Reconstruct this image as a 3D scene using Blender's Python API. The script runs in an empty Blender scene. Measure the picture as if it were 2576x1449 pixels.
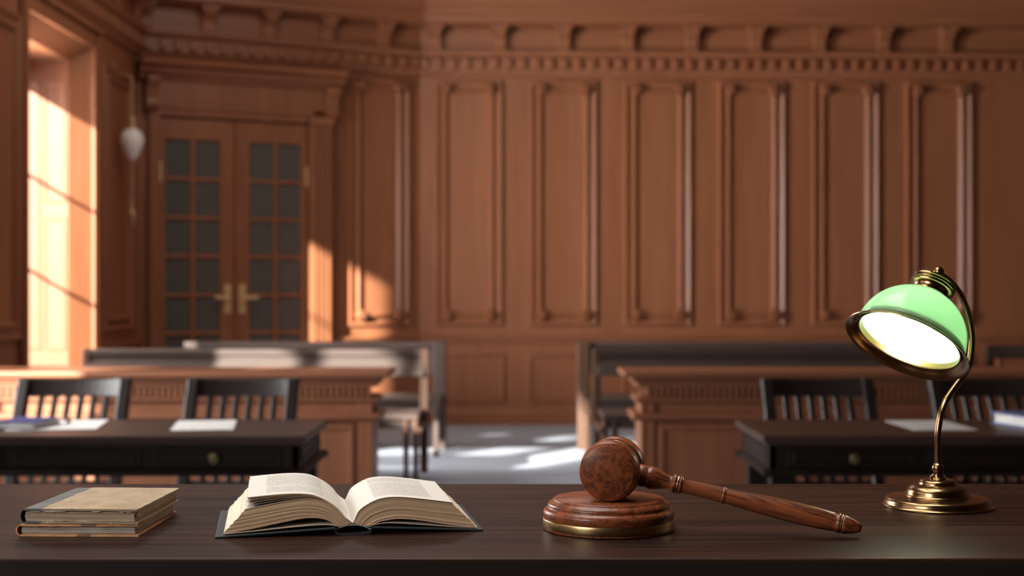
import bpy, math, random
from mathutils import Matrix, Vector
random.seed(7)
sc = bpy.context.scene
COL = sc.collection
PI = math.pi
R = math.radians
F = 3578.0            # focal length in pixels of the 2576 px frame
HC = 1.27             # camera height
DZ = 0.999            # judge's desk top height

# ------------------------------------------------------------------ mesh helpers
class MB:
    def __init__(s):
        s.v = []; s.f = []; s.m = []; s.uv = {}
    def add(s, vs, fs, mi=0, M=None, uvs=None):
        o = len(s.v)
        for p in vs:
            p = Vector(p)
            s.v.append(tuple(M @ p) if M is not None else tuple(p))
        for k, f in enumerate(fs):
            if uvs: s.uv[len(s.f)] = uvs[k]
            s.f.append([i + o for i in f]); s.m.append(mi)
        return s
    def box(s, x0, x1, y0, y1, z0, z1, mi=0, M=None):
        vs = [(x0,y0,z0),(x1,y0,z0),(x1,y1,z0),(x0,y1,z0),(x0,y0,z1),(x1,y0,z1),(x1,y1,z1),(x0,y1,z1)]
        fs = [(0,3,2,1),(4,5,6,7),(0,1,5,4),(1,2,6,5),(2,3,7,6),(3,0,4,7)]
        return s.add(vs, fs, mi, M)
    def hexa(s, a, b, mi=0, M=None):
        """a, b: bottom and top quads"""
        return s.add(list(a) + list(b), [(0,3,2,1),(4,5,6,7),(0,1,5,4),(1,2,6,5),(2,3,7,6),(3,0,4,7)], mi, M)
    def lathe(s, prof, seg=48, mi=0, M=None):
        vs = []; fs = []; rings = []
        for r, z in prof:
            if r < 1e-6:
                rings.append([len(vs)]); vs.append((0,0,z))
            else:
                st = len(vs); rings.append(list(range(st, st+seg)))
                for k in range(seg):
                    a = 2*PI*k/seg; vs.append((r*math.cos(a), r*math.sin(a), z))
        for A, B in zip(rings, rings[1:]):
            for k in range(seg):
                k2 = (k+1) % seg
                if len(A) == 1 and len(B) == 1: continue
                if len(A) == 1: fs.append((A[0], B[k2], B[k]))
                elif len(B) == 1: fs.append((A[k], A[k2], B[0]))
                else: fs.append((A[k], A[k2], B[k2], B[k]))
        return s.add(vs, fs, mi, M)
    def tube(s, pts, r, seg=12, mi=0, cap=True):
        pts = [Vector(p) for p in pts]; n = len(pts)
        rr = r if isinstance(r, (list, tuple)) else [r]*n
        vs = []; fs = []; up = None
        for i, p in enumerate(pts):
            t = (pts[min(i+1,n-1)] - pts[max(i-1,0)]).normalized()
            if up is None:
                up = Vector((0,0,1)) if abs(t.z) < .9 else Vector((1,0,0))
            a = t.cross(up)
            if a.length < 1e-5: a = t.cross(Vector((0,1,0)))
            a.normalize(); b = t.cross(a).normalized(); up = -b if False else a.cross(t)
            for k in range(seg):
                q = 2*PI*k/seg
                vs.append(p + a*(rr[i]*math.cos(q)) + b*(rr[i]*math.sin(q)))
        for i in range(n-1):
            for k in range(seg):
                k2 = (k+1) % seg
                fs.append((i*seg+k, i*seg+k2, (i+1)*seg+k2, (i+1)*seg+k))
        if cap:
            fs.append(tuple(range(seg))[::-1]); fs.append(tuple((n-1)*seg+k for k in range(seg)))
        return s.add(vs, fs, mi)
    def prism(s, poly, a, b, axis='x', mi=0, M=None):
        n = len(poly)
        def P(u, v, w):
            return {'x': (w,u,v), 'y': (u,w,v), 'z': (u,v,w)}[axis]
        vs = [P(u,v,a) for u,v in poly] + [P(u,v,b) for u,v in poly]
        fs = [tuple(range(n))[::-1], tuple(range(n,2*n))]
        fs += [(i,(i+1)%n,n+(i+1)%n,n+i) for i in range(n)]
        return s.add(vs, fs, mi, M)
    def frame(s, x0, x1, z0, z1, prof, fill=True, mi=0, y=0.0):
        """concentric rectangular moulding on a wall, prof = (inset, height out of the wall)"""
        vs = []; fs = []
        for ins, h in prof:
            vs += [(x0+ins,y-h,z0+ins),(x1-ins,y-h,z0+ins),(x1-ins,y-h,z1-ins),(x0+ins,y-h,z1-ins)]
        for k in range(len(prof)-1):
            for i in range(4):
                j = (i+1) % 4
                fs.append((k*4+i, k*4+j, k*4+4+j, k*4+4+i))
        if fill:
            k = (len(prof)-1)*4; fs.append((k,k+1,k+2,k+3))
        return s.add(vs, fs, mi)
    def build(s, name, mat, parent=None, bevel=0, smooth=None, seg=2, sub=0, fix=True):
        me = bpy.data.meshes.new(name)
        me.from_pydata(s.v, [], s.f)
        for m in (mat if isinstance(mat, (list,tuple)) else [mat]): me.materials.append(m)
        for p, mi in zip(me.polygons, s.m): p.material_index = mi
        if s.uv:
            L = me.uv_layers.new(name='uv')
            for fi, cs in s.uv.items():
                for li, c in zip(me.polygons[fi].loop_indices, cs): L.data[li].uv = c
        if fix:
            import bmesh
            bm = bmesh.new(); bm.from_mesh(me); bmesh.ops.recalc_face_normals(bm, faces=bm.faces); bm.to_mesh(me); bm.free()
        me.update()
        if smooth:
            for p in me.polygons: p.use_smooth = True
            me.set_sharp_from_angle(angle=R(smooth))
        o = bpy.data.objects.new(name, me); COL.objects.link(o)
        if parent is not None: o.parent = parent
        if bevel:
            md = o.modifiers.new('bevel', 'BEVEL'); md.width = bevel; md.segments = seg; md.limit_method = 'ANGLE'; md.angle_limit = R(40)
        if sub:
            md = o.modifiers.new('sub', 'SUBSURF'); md.levels = sub; md.render_levels = sub
        return o

def empty(name, loc=(0,0,0), rz=0.0):
    o = bpy.data.objects.new(name, None); o.empty_display_size = .05
    COL.objects.link(o); o.location = loc; o.rotation_euler = (0,0,rz); return o
def tag(o, label, cat, group=None):
    o['label'] = label; o['category'] = cat
    if group: o['group'] = group
    return o
def struct(o):
    o['kind'] = 'structure'; return o
def thing(name, label, cat, loc=(0,0,0), rz=0.0, group=None):
    return tag(empty(name, loc, rz), label, cat, group)
def copy_tree(o, parent=None):
    c = o.copy(); COL.objects.link(c)
    if parent is not None: c.parent = parent
    for ch in list(KIDS(o)): copy_tree(ch, c)
    return c
def KIDS(o):
    return [c for c in bpy.data.objects if c.parent == o]
def smooth_curve(pts, n):
    """Catmull-Rom resample to n points by chord length"""
    P = [Vector((p[0], p[1])) for p in pts]
    out = []
    P = [P[0]*2-P[1]] + P + [P[-1]*2-P[-2]]
    for i in range(1, len(P)-2):
        for k in range(20):
            t = k/20; a,b,c,d = P[i-1],P[i],P[i+1],P[i+2]
            out.append(.5*((2*b)+(c-a)*t+(2*a-5*b+4*c-d)*t*t+(3*b-a-3*c+d)*t**3))
    out.append(P[-2])
    L = [0]
    for a,b in zip(out, out[1:]): L.append(L[-1]+(b-a).length)
    res = []; j = 0
    for k in range(n):
        q = L[-1]*k/(n-1)
        while j < len(L)-2 and L[j+1] < q: j += 1
        t = (q-L[j])/max(1e-9, L[j+1]-L[j]); res.append(out[j].lerp(out[j+1], min(1,t)))
    return res

# ------------------------------------------------------------------ materials
def newmat(name):
    m = bpy.data.materials.new(name); m.use_nodes = True
    nt = m.node_tree; nt.nodes.clear()
    out = nt.nodes.new('ShaderNodeOutputMaterial')
    b = nt.nodes.new('ShaderNodeBsdfPrincipled'); nt.links.new(b.outputs[0], out.inputs[0])
    return m, nt, b, out
def N(nt, t, **kw):
    n = nt.nodes.new(t)
    for k, v in kw.items():
        if k.startswith('i_'): n.inputs[k[2:].replace('_',' ')].default_value = v
        else: setattr(n, k, v)
    return n
def ramp(nt, fac, stops):
    r = nt.nodes.new('ShaderNodeValToRGB'); e = r.color_ramp.elements
    while len(e) < len(stops): e.new(.5)
    for el, (p, c) in zip(e, stops): el.position = p; el.color = (*c, 1)
    nt.links.new(fac, r.inputs[0]); return r.outputs[0]
def coords(nt, scale, out='Object', rot=(0,0,0)):
    tc = nt.nodes.new('ShaderNodeTexCoord'); mp = nt.nodes.new('ShaderNodeMapping')
    mp.inputs['Scale'].default_value = scale; mp.inputs['Rotation'].default_value = rot
    nt.links.new(tc.outputs[out], mp.inputs[0]); return mp.outputs[0]
def math_(nt, op, a, b=None, c=None):
    n = nt.nodes.new('ShaderNodeMath'); n.operation = op
    for i, x in enumerate((a,b,c)):
        if x is None: continue
        if isinstance(x, (int,float)): n.inputs[i].default_value = x
        else: nt.links.new(x, n.inputs[i])
    return n.outputs[0]
def mix(nt, fac, a, b):
    n = nt.nodes.new('ShaderNodeMix'); n.data_type = 'RGBA'
    if isinstance(fac, (int,float)): n.inputs[0].default_value = fac
    else: nt.links.new(fac, n.inputs[0])
    for i, x in ((6,a),(7,b)):
        if isinstance(x, tuple): n.inputs[i].default_value = (*x,1)
        else: nt.links.new(x, n.inputs[i])
    return n.outputs[2]
def noise(nt, vec, scale, detail=3, dist=0.0, rough=.5):
    n = N(nt, 'ShaderNodeTexNoise'); n.inputs['Scale'].default_value = scale; n.inputs['Detail'].default_value = detail
    n.inputs['Distortion'].default_value = dist; n.inputs['Roughness'].default_value = rough
    nt.links.new(vec, n.inputs['Vector']); return n.outputs['Fac']
def bump(nt, b, h, strength=.2, dist=.002):
    n = N(nt, 'ShaderNodeBump'); n.inputs['Strength'].default_value = strength; n.inputs['Distance'].default_value = dist
    nt.links.new(h, n.inputs['Height']); nt.links.new(n.outputs[0], b.inputs['Normal'])
def wood(name, dark, light, scale, rough=.45, spec=.4, bmp=.1, coat=0.0, big=.35, ior=1.5, lo=.32, hi=.68):
    """straight-grained wood: scale stretches the noise along the grain"""
    m, nt, b, out = newmat(name)
    v = coords(nt, scale)
    n1 = noise(nt, v, 1.0, 6, .4, .62); n2 = noise(nt, v, .22, 2, .2)
    f = math_(nt, 'ADD', math_(nt,'MULTIPLY', n1, 1-big), math_(nt,'MULTIPLY', n2, big))
    c = ramp(nt, f, [(lo,dark),(hi,light)])
    nt.links.new(c, b.inputs['Base Color']); b.inputs['IOR'].default_value = ior
    b.inputs['Roughness'].default_value = rough; b.inputs['Specular IOR Level'].default_value = spec
    if coat: b.inputs['Coat Weight'].default_value = coat; b.inputs['Coat Roughness'].default_value = .2
    bump(nt, b, n1, bmp, .001)
    return m
def plain(name, c, rough=.5, metal=0.0, spec=.5):
    m, nt, b, out = newmat(name)
    v = coords(nt, (1,1,1)); n1 = noise(nt, v, 40, 3)
    c2 = tuple(min(1, x*1.12) for x in c); c1 = tuple(x*.88 for x in c)
    nt.links.new(ramp(nt, n1, [(.3,c1),(.7,c2)]), b.inputs['Base Color'])
    b.inputs['Roughness'].default_value = rough; b.inputs['Metallic'].default_value = metal; b.inputs['Specular IOR Level'].default_value = spec
    return m

WALL_D, WALL_L = (.245,.087,.038), (.350,.133,.061)
M = {}
M['wall'] = wood('cherry_panelling', WALL_D, WALL_L, (26,26,1.1), .40, .40)
M['wallx'] = wood('cherry_mouldings', WALL_D, WALL_L, (1.1,26,26), .40, .40)
M['bench'] = wood('cherry_counter', (.23,.088,.044), (.335,.132,.066), (24,24,1.4), .42, .28)
M['benchx'] = wood('cherry_counter_top', (.23,.088,.044), (.335,.132,.066), (1.4,24,24), .36, .35)
M['pew'] = wood('dark_pew_wood', (.058,.039,.032), (.090,.062,.051), (1.5,22,22), .5, .25)
M['pewend'] = wood('pew_end_wood', (.075,.038,.024), (.120,.064,.040), (22,22,1.5), .46, .25)
M['table'] = wood('espresso_table', (.050,.026,.019), (.086,.046,.034), (1.6,22,22), .40, .5, ior=1.32)
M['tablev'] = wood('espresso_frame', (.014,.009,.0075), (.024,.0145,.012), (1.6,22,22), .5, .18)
M['chair'] = wood('black_stained_wood', (.018,.013,.012), (.028,.020,.018), (20,20,2), .33, .65)
M['desk'] = wood('walnut_desk', (.006,.0021,.0012), (.036,.0135,.0075), (1.6,60,60), .42, .5, .06, big=.25, ior=1.22, lo=.38, hi=.62)
M['brass'] = plain('lamp_brass', (.30,.175,.085), .22, 1.0)
M['brass2'] = plain('polished_brass', (.52,.34,.16), .30, 1.0)
M['knob'] = plain('darkened_brass_knob', (.17,.13,.06), .4, .7)
M['doorbrass'] = plain('door_brass', (.85,.62,.34), .5, .85)
M['oldbrass'] = plain('dull_brass', (.46,.31,.17), .5, .6)
M['paper'] = plain('white_paper', (.86,.85,.83), .75, 0, .25)
M['ceil'] = plain('ceiling_stain', (.15,.085,.055), .8)
M['dark'] = plain('dark_corridor', (.035,.030,.026), .9)
M['navy'] = plain('navy_cloth', (.050,.055,.17), .7, 0, .2)
M['blue'] = plain('blue_board', (.13,.17,.38), .55, 0, .3)
M['pink'] = plain('pink_rubber', (.60,.17,.16), .7, 0, .2)
M['opal'] = plain('opal_glass', (.80,.77,.73), .25)
M['white'] = plain('white_rubber', (.8,.76,.74), .6)

def carpet():
    m, nt, b, out = newmat('blue_grey_carpet')
    v = coords(nt, (1,1,1)); n1 = noise(nt, v, 220, 2)
    w = N(nt, 'ShaderNodeTexWave'); w.bands_direction = 'X'; w.inputs['Scale'].default_value = 9; nt.links.new(v, w.inputs['Vector'])
    f = math_(nt, 'ADD', math_(nt,'MULTIPLY',n1,.7), math_(nt,'MULTIPLY',w.outputs['Fac'],.3))
    nt.links.new(ramp(nt, f, [(.25,(.30,.33,.385)),(.75,(.45,.48,.55))]), b.inputs['Base Color'])
    b.inputs['Roughness'].default_value = .95; b.inputs['Specular IOR Level'].default_value = .1
    return m
M['carpet'] = carpet()

def burl(name, dark, light, sc_, rough=.33, axis=None):
    m, nt, b, out = newmat(name)
    v = coords(nt, axis or (1,1,1))
    n0 = noise(nt, v, sc_, 4, 2.2, .55)
    k = math_(nt, 'PINGPONG', math_(nt, 'MULTIPLY', n0, 5.0), 1.0)
    n2 = noise(nt, v, sc_*5, 4, .6)
    f = math_(nt, 'ADD', math_(nt, 'MULTIPLY', k, .62), math_(nt, 'MULTIPLY', n2, .38))
    mid = tuple((a+c)/2 for a,c in zip(dark, light))
    nt.links.new(ramp(nt, f, [(.17,dark),(.36,mid),(.80,light)]), b.inputs['Base Color'])
    b.inputs['Roughness'].default_value = rough; b.inputs['Specular IOR Level'].default_value = .32
    b.inputs['Coat Weight'].default_value = .06; b.inputs['Coat Roughness'].default_value = .2
    bump(nt, b, f, .05, .0004)
    return m
M['burl'] = burl('rosewood_burl', (.070,.019,.008), (.235,.060,.020), 58)
M['handle'] = burl('rosewood_handle', (.038,.011,.005), (.255,.070,.025), 62, .32, (1,1,.10))

def glass(name, tint=(1,1,1), gloss=.06, rough=.02):
    m, nt, b, out = newmat(name); nt.nodes.remove(b)
    t = N(nt,'ShaderNodeBsdfTransparent'); t.inputs[0].default_value = (*tint,1)
    g = N(nt,'ShaderNodeBsdfGlossy'); g.inputs['Roughness'].default_value = rough
    mx = N(nt,'ShaderNodeMixShader'); mx.inputs[0].default_value = gloss
    nt.links.new(t.outputs[0], mx.inputs[1]); nt.links.new(g.outputs[0], mx.inputs[2]); nt.links.new(mx.outputs[0], out.inputs[0])
    return m
M['glass'] = glass('window_glass', (.97,.98,.97), .04)
def doorglass():
    m, nt, b, out = newmat('smoked_door_glass')
    b.inputs['Base Color'].default_value = (.165,.148,.128,1); b.inputs['Roughness'].default_value = .22; b.inputs['Specular IOR Level'].default_value = .35
    t = N(nt,'ShaderNodeBsdfTransparent'); mx = N(nt,'ShaderNodeMixShader'); mx.inputs[0].default_value = .65
    nt.links.new(t.outputs[0], mx.inputs[1]); nt.links.new(b.outputs[0], mx.inputs[2]); nt.links.new(mx.outputs[0], out.inputs[0]); return m
M['doorglass'] = doorglass()

def shade_mat():
    m, nt, b, out = newmat('green_shade_glass'); nt.nodes.remove(b)
    t = N(nt,'ShaderNodeBsdfTranslucent'); t.inputs[0].default_value = (.62,.93,.64,1)
    d = N(nt,'ShaderNodeBsdfDiffuse'); d.inputs[0].default_value = (.62,.93,.64,1)
    mx = N(nt,'ShaderNodeMixShader'); mx.inputs[0].default_value = .27
    g = N(nt,'ShaderNodeBsdfGlossy'); g.inputs['Roughness'].default_value = .12
    fr = N(nt,'ShaderNodeFresnel'); fr.inputs[0].default_value = 1.35
    m2 = N(nt,'ShaderNodeMixShader')
    nt.links.new(t.outputs[0], mx.inputs[1]); nt.links.new(d.outputs[0], mx.inputs[2])
    nt.links.new(fr.outputs[0], m2.inputs[0]); nt.links.new(mx.outputs[0], m2.inputs[1]); nt.links.new(g.outputs[0], m2.inputs[2])
    nt.links.new(m2.outputs[0], out.inputs[0])
    return m
M['shade'] = shade_mat()
def emit(name, c, s):
    m, nt, b, out = newmat(name); nt.nodes.remove(b)
    e = N(nt,'ShaderNodeEmission'); e.inputs[0].default_value = (*c,1); e.inputs[1].default_value = s
    nt.links.new(e.outputs[0], out.inputs[0]); return m
M['bulb'] = emit('lamp_bulb', (1,.94,.80), 64)

def page_edges(name, c1, c2, scale, out='Object', rough=.8):
    m, nt, b, o_ = newmat(name)
    v = coords(nt, scale, out); n1 = noise(nt, v, 1, 3, .2, .7)
    v2 = coords(nt, (1,1,1), 'Object'); n2 = noise(nt, v2, 60, 3)
    c = ramp(nt, n1, [(.32,c1),(.66,c2)])
    c = mix(nt, math_(nt,'MULTIPLY',n2,.35), c, c1)
    nt.links.new(c, b.inputs['Base Color']); b.inputs['Roughness'].default_value = rough; b.inputs['Specular IOR Level'].default_value = .15
    bump(nt, b, n1, .5, .0006)
    return m
M['head_edge'] = page_edges('aged_head_edge', (.48,.29,.165), (.84,.60,.40), (2.5,130,1), 'UV')
M['fore_edge'] = page_edges('cream_fore_edge', (.60,.42,.27), (.86,.77,.65), (1.5,70,1), 'UV')
M['old_edge'] = page_edges('browned_page_edge', (.31,.215,.145), (.53,.395,.28), (12,12,900))
M['rough_edge'] = page_edges('deckled_page_edge', (.24,.20,.16), (.60,.53,.45), (16,16,620))

def print_page(name, u0, u1, v0, v1, gap):
    m, nt, b, o_ = newmat(name)
    tc = N(nt,'ShaderNodeTexCoord'); sp = N(nt,'ShaderNodeSeparateXYZ'); nt.links.new(tc.outputs['UV'], sp.inputs[0])
    u, v = sp.outputs[0], sp.outputs[1]
    inside = math_(nt,'MULTIPLY', math_(nt,'MULTIPLY', math_(nt,'GREATER_THAN',u,u0), math_(nt,'LESS_THAN',u,u1)),
                   math_(nt,'MULTIPLY', math_(nt,'GREATER_THAN',v,v0), math_(nt,'LESS_THAN',v,v1)))
    g = math_(nt,'SUBTRACT', 1.0, math_(nt,'MULTIPLY', math_(nt,'GREATER_THAN',v,gap), math_(nt,'LESS_THAN',v,gap+.035)))
    NR = 44.0
    row = math_(nt,'FRACT', math_(nt,'MULTIPLY', v, NR)); rm = math_(nt,'GREATER_THAN', row, .42)
    cb = N(nt,'ShaderNodeCombineXYZ'); nt.links.new(math_(nt,'MULTIPLY',u,150.0), cb.inputs[0])
    nt.links.new(math_(nt,'FLOOR', math_(nt,'MULTIPLY',v,NR)), cb.inputs[1])
    let = noise(nt, cb.outputs[0], 1.4, 2); lm = math_(nt,'GREATER_THAN', let, .45)
    k = math_(nt,'MULTIPLY', math_(nt,'MULTIPLY', inside, g), math_(nt,'MULTIPLY', rm, lm))
    k = math_(nt,'MULTIPLY', k, .62)
    nt.links.new(mix(nt, k, (.62,.57,.51), (.09,.085,.08)), b.inputs['Base Color'])
    b.inputs['Roughness'].default_value = .75; b.inputs['Specular IOR Level'].default_value = .2
    return m
M['print_l'] = print_page('printed_page', .24, .84, .10, .93, .36)
M['print_r'] = print_page('printed_page_facing', .20, .80, .10, .93, .70)
M['sheet'] = plain('book_paper', (.58,.52,.45), .75)
M['board'] = plain('charcoal_cloth_board', (.020,.026,.028), .5)
M['lining'] = plain('spine_lining', (.45,.47,.42), .7)

def old_cover():
    m, nt, b, o_ = newmat('worn_tan_cover')
    tc = N(nt,'ShaderNodeTexCoord'); sp = N(nt,'ShaderNodeSeparateXYZ'); nt.links.new(tc.outputs['Object'], sp.inputs[0])
    v = coords(nt, (1,1,1)); n1 = noise(nt, v, 45, 5, .3); n2 = noise(nt, coords(nt,(1,2.4,1)), 55, 4, .8); n3 = noise(nt, v, 16, 3, .5)
    n4 = noise(nt, coords(nt,(2,1,1)), 60, 3, .6)
    tan = ramp(nt, n1, [(.3,(.285,.20,.122)),(.7,(.375,.275,.175))])
    tan = mix(nt, math_(nt,'MULTIPLY', math_(nt,'GREATER_THAN', n3, .63), .35), tan, (.22,.145,.08))
    tan = mix(nt, math_(nt,'MULTIPLY', math_(nt,'GREATER_THAN', n2, .685), .7), tan, (.50,.43,.35))
    tan = mix(nt, math_(nt,'MULTIPLY', math_(nt,'LESS_THAN', n4, .25), .7), tan, (.12,.09,.07))
    edge = math_(nt,'ADD', sp.outputs[0], math_(nt,'MULTIPLY', math_(nt,'SUBTRACT', n1, .5), .006))
    cl = ramp(nt, n1, [(.3,(.085,.082,.078)),(.7,(.14,.135,.128))])
    c = mix(nt, math_(nt,'LESS_THAN', edge, .022), tan, cl)
    nt.links.new(c, b.inputs['Base Color']); b.inputs['Roughness'].default_value = .68; b.inputs['Specular IOR Level'].default_value = .25
    bump(nt, b, n1, .3, .0008)
    return m
M['old_cover'] = old_cover()
M['grey_cloth'] = plain('grey_book_cloth', (.11,.106,.10), .7)
def orange_cover():
    m, nt, b, o_ = newmat('faded_orange_cover')
    v = coords(nt, (1,1,1)); n1 = noise(nt, v, 60, 5, .5); n2 = noise(nt, v, 22, 3, .6)
    c = ramp(nt, n1, [(.3,(.45,.19,.08)),(.7,(.68,.34,.16))])
    c = mix(nt, math_(nt,'MULTIPLY', math_(nt,'GREATER_THAN', n2, .66), .7), c, (.07,.055,.05))
    nt.links.new(c, b.inputs['Base Color']); b.inputs['Roughness'].default_value = .65
    return m
M['orange_cover'] = orange_cover()

# ------------------------------------------------------------------ camera
cam = bpy.data.cameras.new('camera'); co = bpy.data.objects.new('camera', cam); COL.objects.link(co)
cam.lens = F/2576*36; cam.sensor_width = 36; cam.shift_y = 10.5/2576
co.location = (0,0,HC); co.rotation_euler = (R(90),0,0)
cam.dof.use_dof = True; cam.dof.focus_distance = 1.60; cam.dof.aperture_fstop = 5.8; cam.clip_start = .05
sc.camera = co

# ------------------------------------------------------------------ room shell
XL = -3.27
ang = math.atan2(1.2, 2.39)
ULEN = math.hypot(1.2, 2.39)
def wallroot(o, loc, rz):
    o.location = loc; o.rotation_euler = (0,0,rz); return struct(o)
A_LOC, A_RZ = (XL,12.40,0), ang
B_LOC, B_RZ = (-.88,13.6,0), R(1.3)
ZC = 4.6
floor = struct(MB().box(-5,7.5,-5,16,-.1,0).build('floor', M['carpet']))
ceil_ = struct(MB().box(-5,7.5,-5,16,ZC,ZC+.1).build('ceiling', M['ceil']))
wb = wallroot(MB().box(-.02,7.6,0,.15,0,ZC).build('wall_back', M['wall']), B_LOC, B_RZ)
m = MB(); DU0, DU1, DZT = .19, 1.545, 2.82
m.box(-.3,DU0,0,.2,0,ZC).box(DU1,ULEN+.02,0,.2,0,ZC).box(DU0,DU1,0,.2,DZT,ZC)
wa = wallroot(m.build('wall_corner', M['wall']), A_LOC, A_RZ)
m = MB(); m.box(DU0-.3,DU1+.3,1.4,1.45,0,3.1).box(DU0-.35,DU0-.3,.2,1.45,0,3.1).box(DU1+.3,DU1+.35,.2,1.45,0,3.1).box(DU0-.3,DU1+.3,.2,1.45,3.05,3.1)
wallroot(m.build('wall_corridor', M['dark']), A_LOC, A_RZ)
struct(MB().box(6.2,6.35,-5,16,0,ZC).build('wall_right', M['pewend']))
struct(MB().box(-5,7.5,-4.6,-4.5,0,ZC).build('wall_rear', M['pewend']))

# left wall: local x = world y, local -y = into the room
W1 = dict(o0=9.54, o1=11.06, oz0=.60, oz1=3.17, i0=9.66, i1=10.965, iz0=.70, iz1=3.06, sp=.15, deep=.55)
m = MB(); T = .60
m.box(11.06,12.9,0,T,0,ZC).box(8.75,9.54,0,T,0,ZC).box(9.54,11.06,0,T,0,.60).box(9.54,11.06,0,T,3.17,ZC)
w = W1
# splayed and straight reveal of the window opening
ou = [(w['o0'],0,w['oz0']),(w['o1'],0,w['oz0']),(w['o1'],0,w['oz1']),(w['o0'],0,w['oz1'])]
inn = [(w['i0'],w['sp'],w['iz0']),(w['i1'],w['sp'],w['iz0']),(w['i1'],w['sp'],w['iz1']),(w['i0'],w['sp'],w['iz1'])]
inb = [(x,T,z) for x,y,z in inn]
for k in range(4):
    j = (k+1)%4
    m.add([ou[k],ou[j],inn[j],inn[k]], [(0,1,2,3)]); m.add([inn[k],inn[j],inb[j],inb[k]], [(0,1,2,3)])
# thin bay further forward with two windows (unseen, openings shaped for the sun patches)
TB0, TB1 = .28, .38
m.box(-4.6,4.9,TB0,TB1,0,ZC)
m.box(4.9,5.87,TB0,TB1,0,2.05).box(4.9,5.87,TB0,TB1,2.9,ZC)
m.box(5.87,6.0,TB0,TB1,0,ZC)
m.box(6.0,7.94,TB0,TB1,0,.90).box(7.0,7.94,TB0,TB1,2.1,ZC).box(6.0,6.88,TB0,TB1,2.5,ZC).box(6.88,7.0,TB0,TB1,.9,ZC)
m.box(7.94,8.75,TB0,TB1,0,ZC)
wl = wallroot(m.build('wall_left', M['wall'], fix=False), (XL,0,0), R(90))

def window(n, x0, x1, z0, z1, y, bars, mat=M['wall'], st=.06, top=.06):
    f = MB().box(x0,x0+st,y-.03,y+.03,z0,z1).box(x1-st,x1,y-.03,y+.03,z0,z1).box(x0,x1,y-.03,y+.03,z0,z0+st).box(x0,x1,y-.03,y+.03,z1-top,z1)
    for z in bars: f.box(x0,x1,y-.012,y+.012,z-.009,z+.009)
    o = wallroot(f.build('window_%d' % n, mat), (XL,0,0), R(90))
    g = MB().box(x0+st*.5,x1-st*.5,y-.003,y+.003,z0+st*.5,z1-st*.5).build('pane', M['glass'], o)
    return o
w1 = window(1, 9.66, 10.965, .70, 3.06, .55, (2.23,1.50), st=.045, top=.16)
window(2, 7.0, 7.94, .90, 2.1, .33, (), st=.03, top=.03); window(4, 6.0, 6.88, .90, 2.5, .33, (), st=.03, top=.03)
window(3, 4.9, 5.87, 2.05, 2.9, .33, (), st=.03, top=.03)
# panelling on the far window jamb (local frame: x = world -X ...)
m = MB()
def jamb_panel(x0, x1, z0, z1):
    J = Matrix.Translation((XL,10.965,0))
    mm = MB().frame(x0,x1,z0,z1,[(0,0),(.008,.008),(.022,.008),(.032,.001),(.05,.001)])
    for p in range(len(mm.v)): mm.v[p] = tuple(J @ Vector(mm.v[p]))
    return mm
for k,(a,b,c,d) in enumerate([(-.345,-.165,1.95,2.9),(-.345,-.165,.82,1.85),(-.52,-.36,.82,2.9)]):
    o = struct(jamb_panel(a,b,c,d).build('trim_%d' % (k+1), M['wall']))
# window casing (architrave) and apron panel on the left wall
m = MB()
for a,b in ((9.42,9.54),(11.06,11.19)): m.box(a,b,-.03,0,.0,3.29).box(a+.02,b-.03,-.045,-.03,0,3.27)
m.box(9.47,11.19,-.03,0,3.17,3.29).box(9.45,11.21,-.06,0,3.29,3.33)
m.build('window_casing', M['wall'], wl, bevel=.006)
m = MB().box(9.55,11.10,-.07,.6,.66,.70); m.build('window_sill', M['wallx'], w1, bevel=.006)

PANEL = [(0,0),(.005,.020),(.012,.034),(.022,.036),(.056,.010),(.084,.008),(.090,.030),(.097,.038),(.106,.037),(.136,.005),(.15,.004)]
def rosette(mb, x, z, r=.050):
    Q = Matrix.Translation((x,-.01,z)) @ Matrix.Rotation(R(90),4,'X')
    mb.lathe([(0,.078),(r*.35,.076),(r*.45,.062),(r*.7,.072),(r*.92,.060),(r,.04),(r,0)], 20, 0, Q); return mb
def wall_panel(root, xc, hw=.325):
    p = MB().frame(xc-hw,xc+hw,.945,3.295,PANEL).build('panel_moulding', M['wall'], root, smooth=20)
    for sx in (-1,1):
        for z in (1.055,3.205):
            rosette(MB(), xc+sx*(hw-.118), z).build('rosette', M['wall'], p, smooth=35)
DADO = [(0,0),(.01,.018),(.03,.022),(.045,.006),(.06,.006)]
for k in range(6):
    xc = .47 + .905*k
    wall_panel(wb, xc)
wall_panel(wa, ULEN-.42, .31)
for k in range(7):
    xc = .47 + .905*k
    MB().frame(xc-.345,xc+.345,.215,.69,DADO).build('dado_panel', M['wall'], wb, smooth=20)
# panel on the left wall between window and corner
MB().frame(11.32,12.2,.95,3.1,PANEL).build('panel_moulding', M['wall'], wl, smooth=20)
MB().frame(8.80,9.42,.95,3.1,PANEL).build('panel_moulding', M['wall'], wl, smooth=20)

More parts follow.
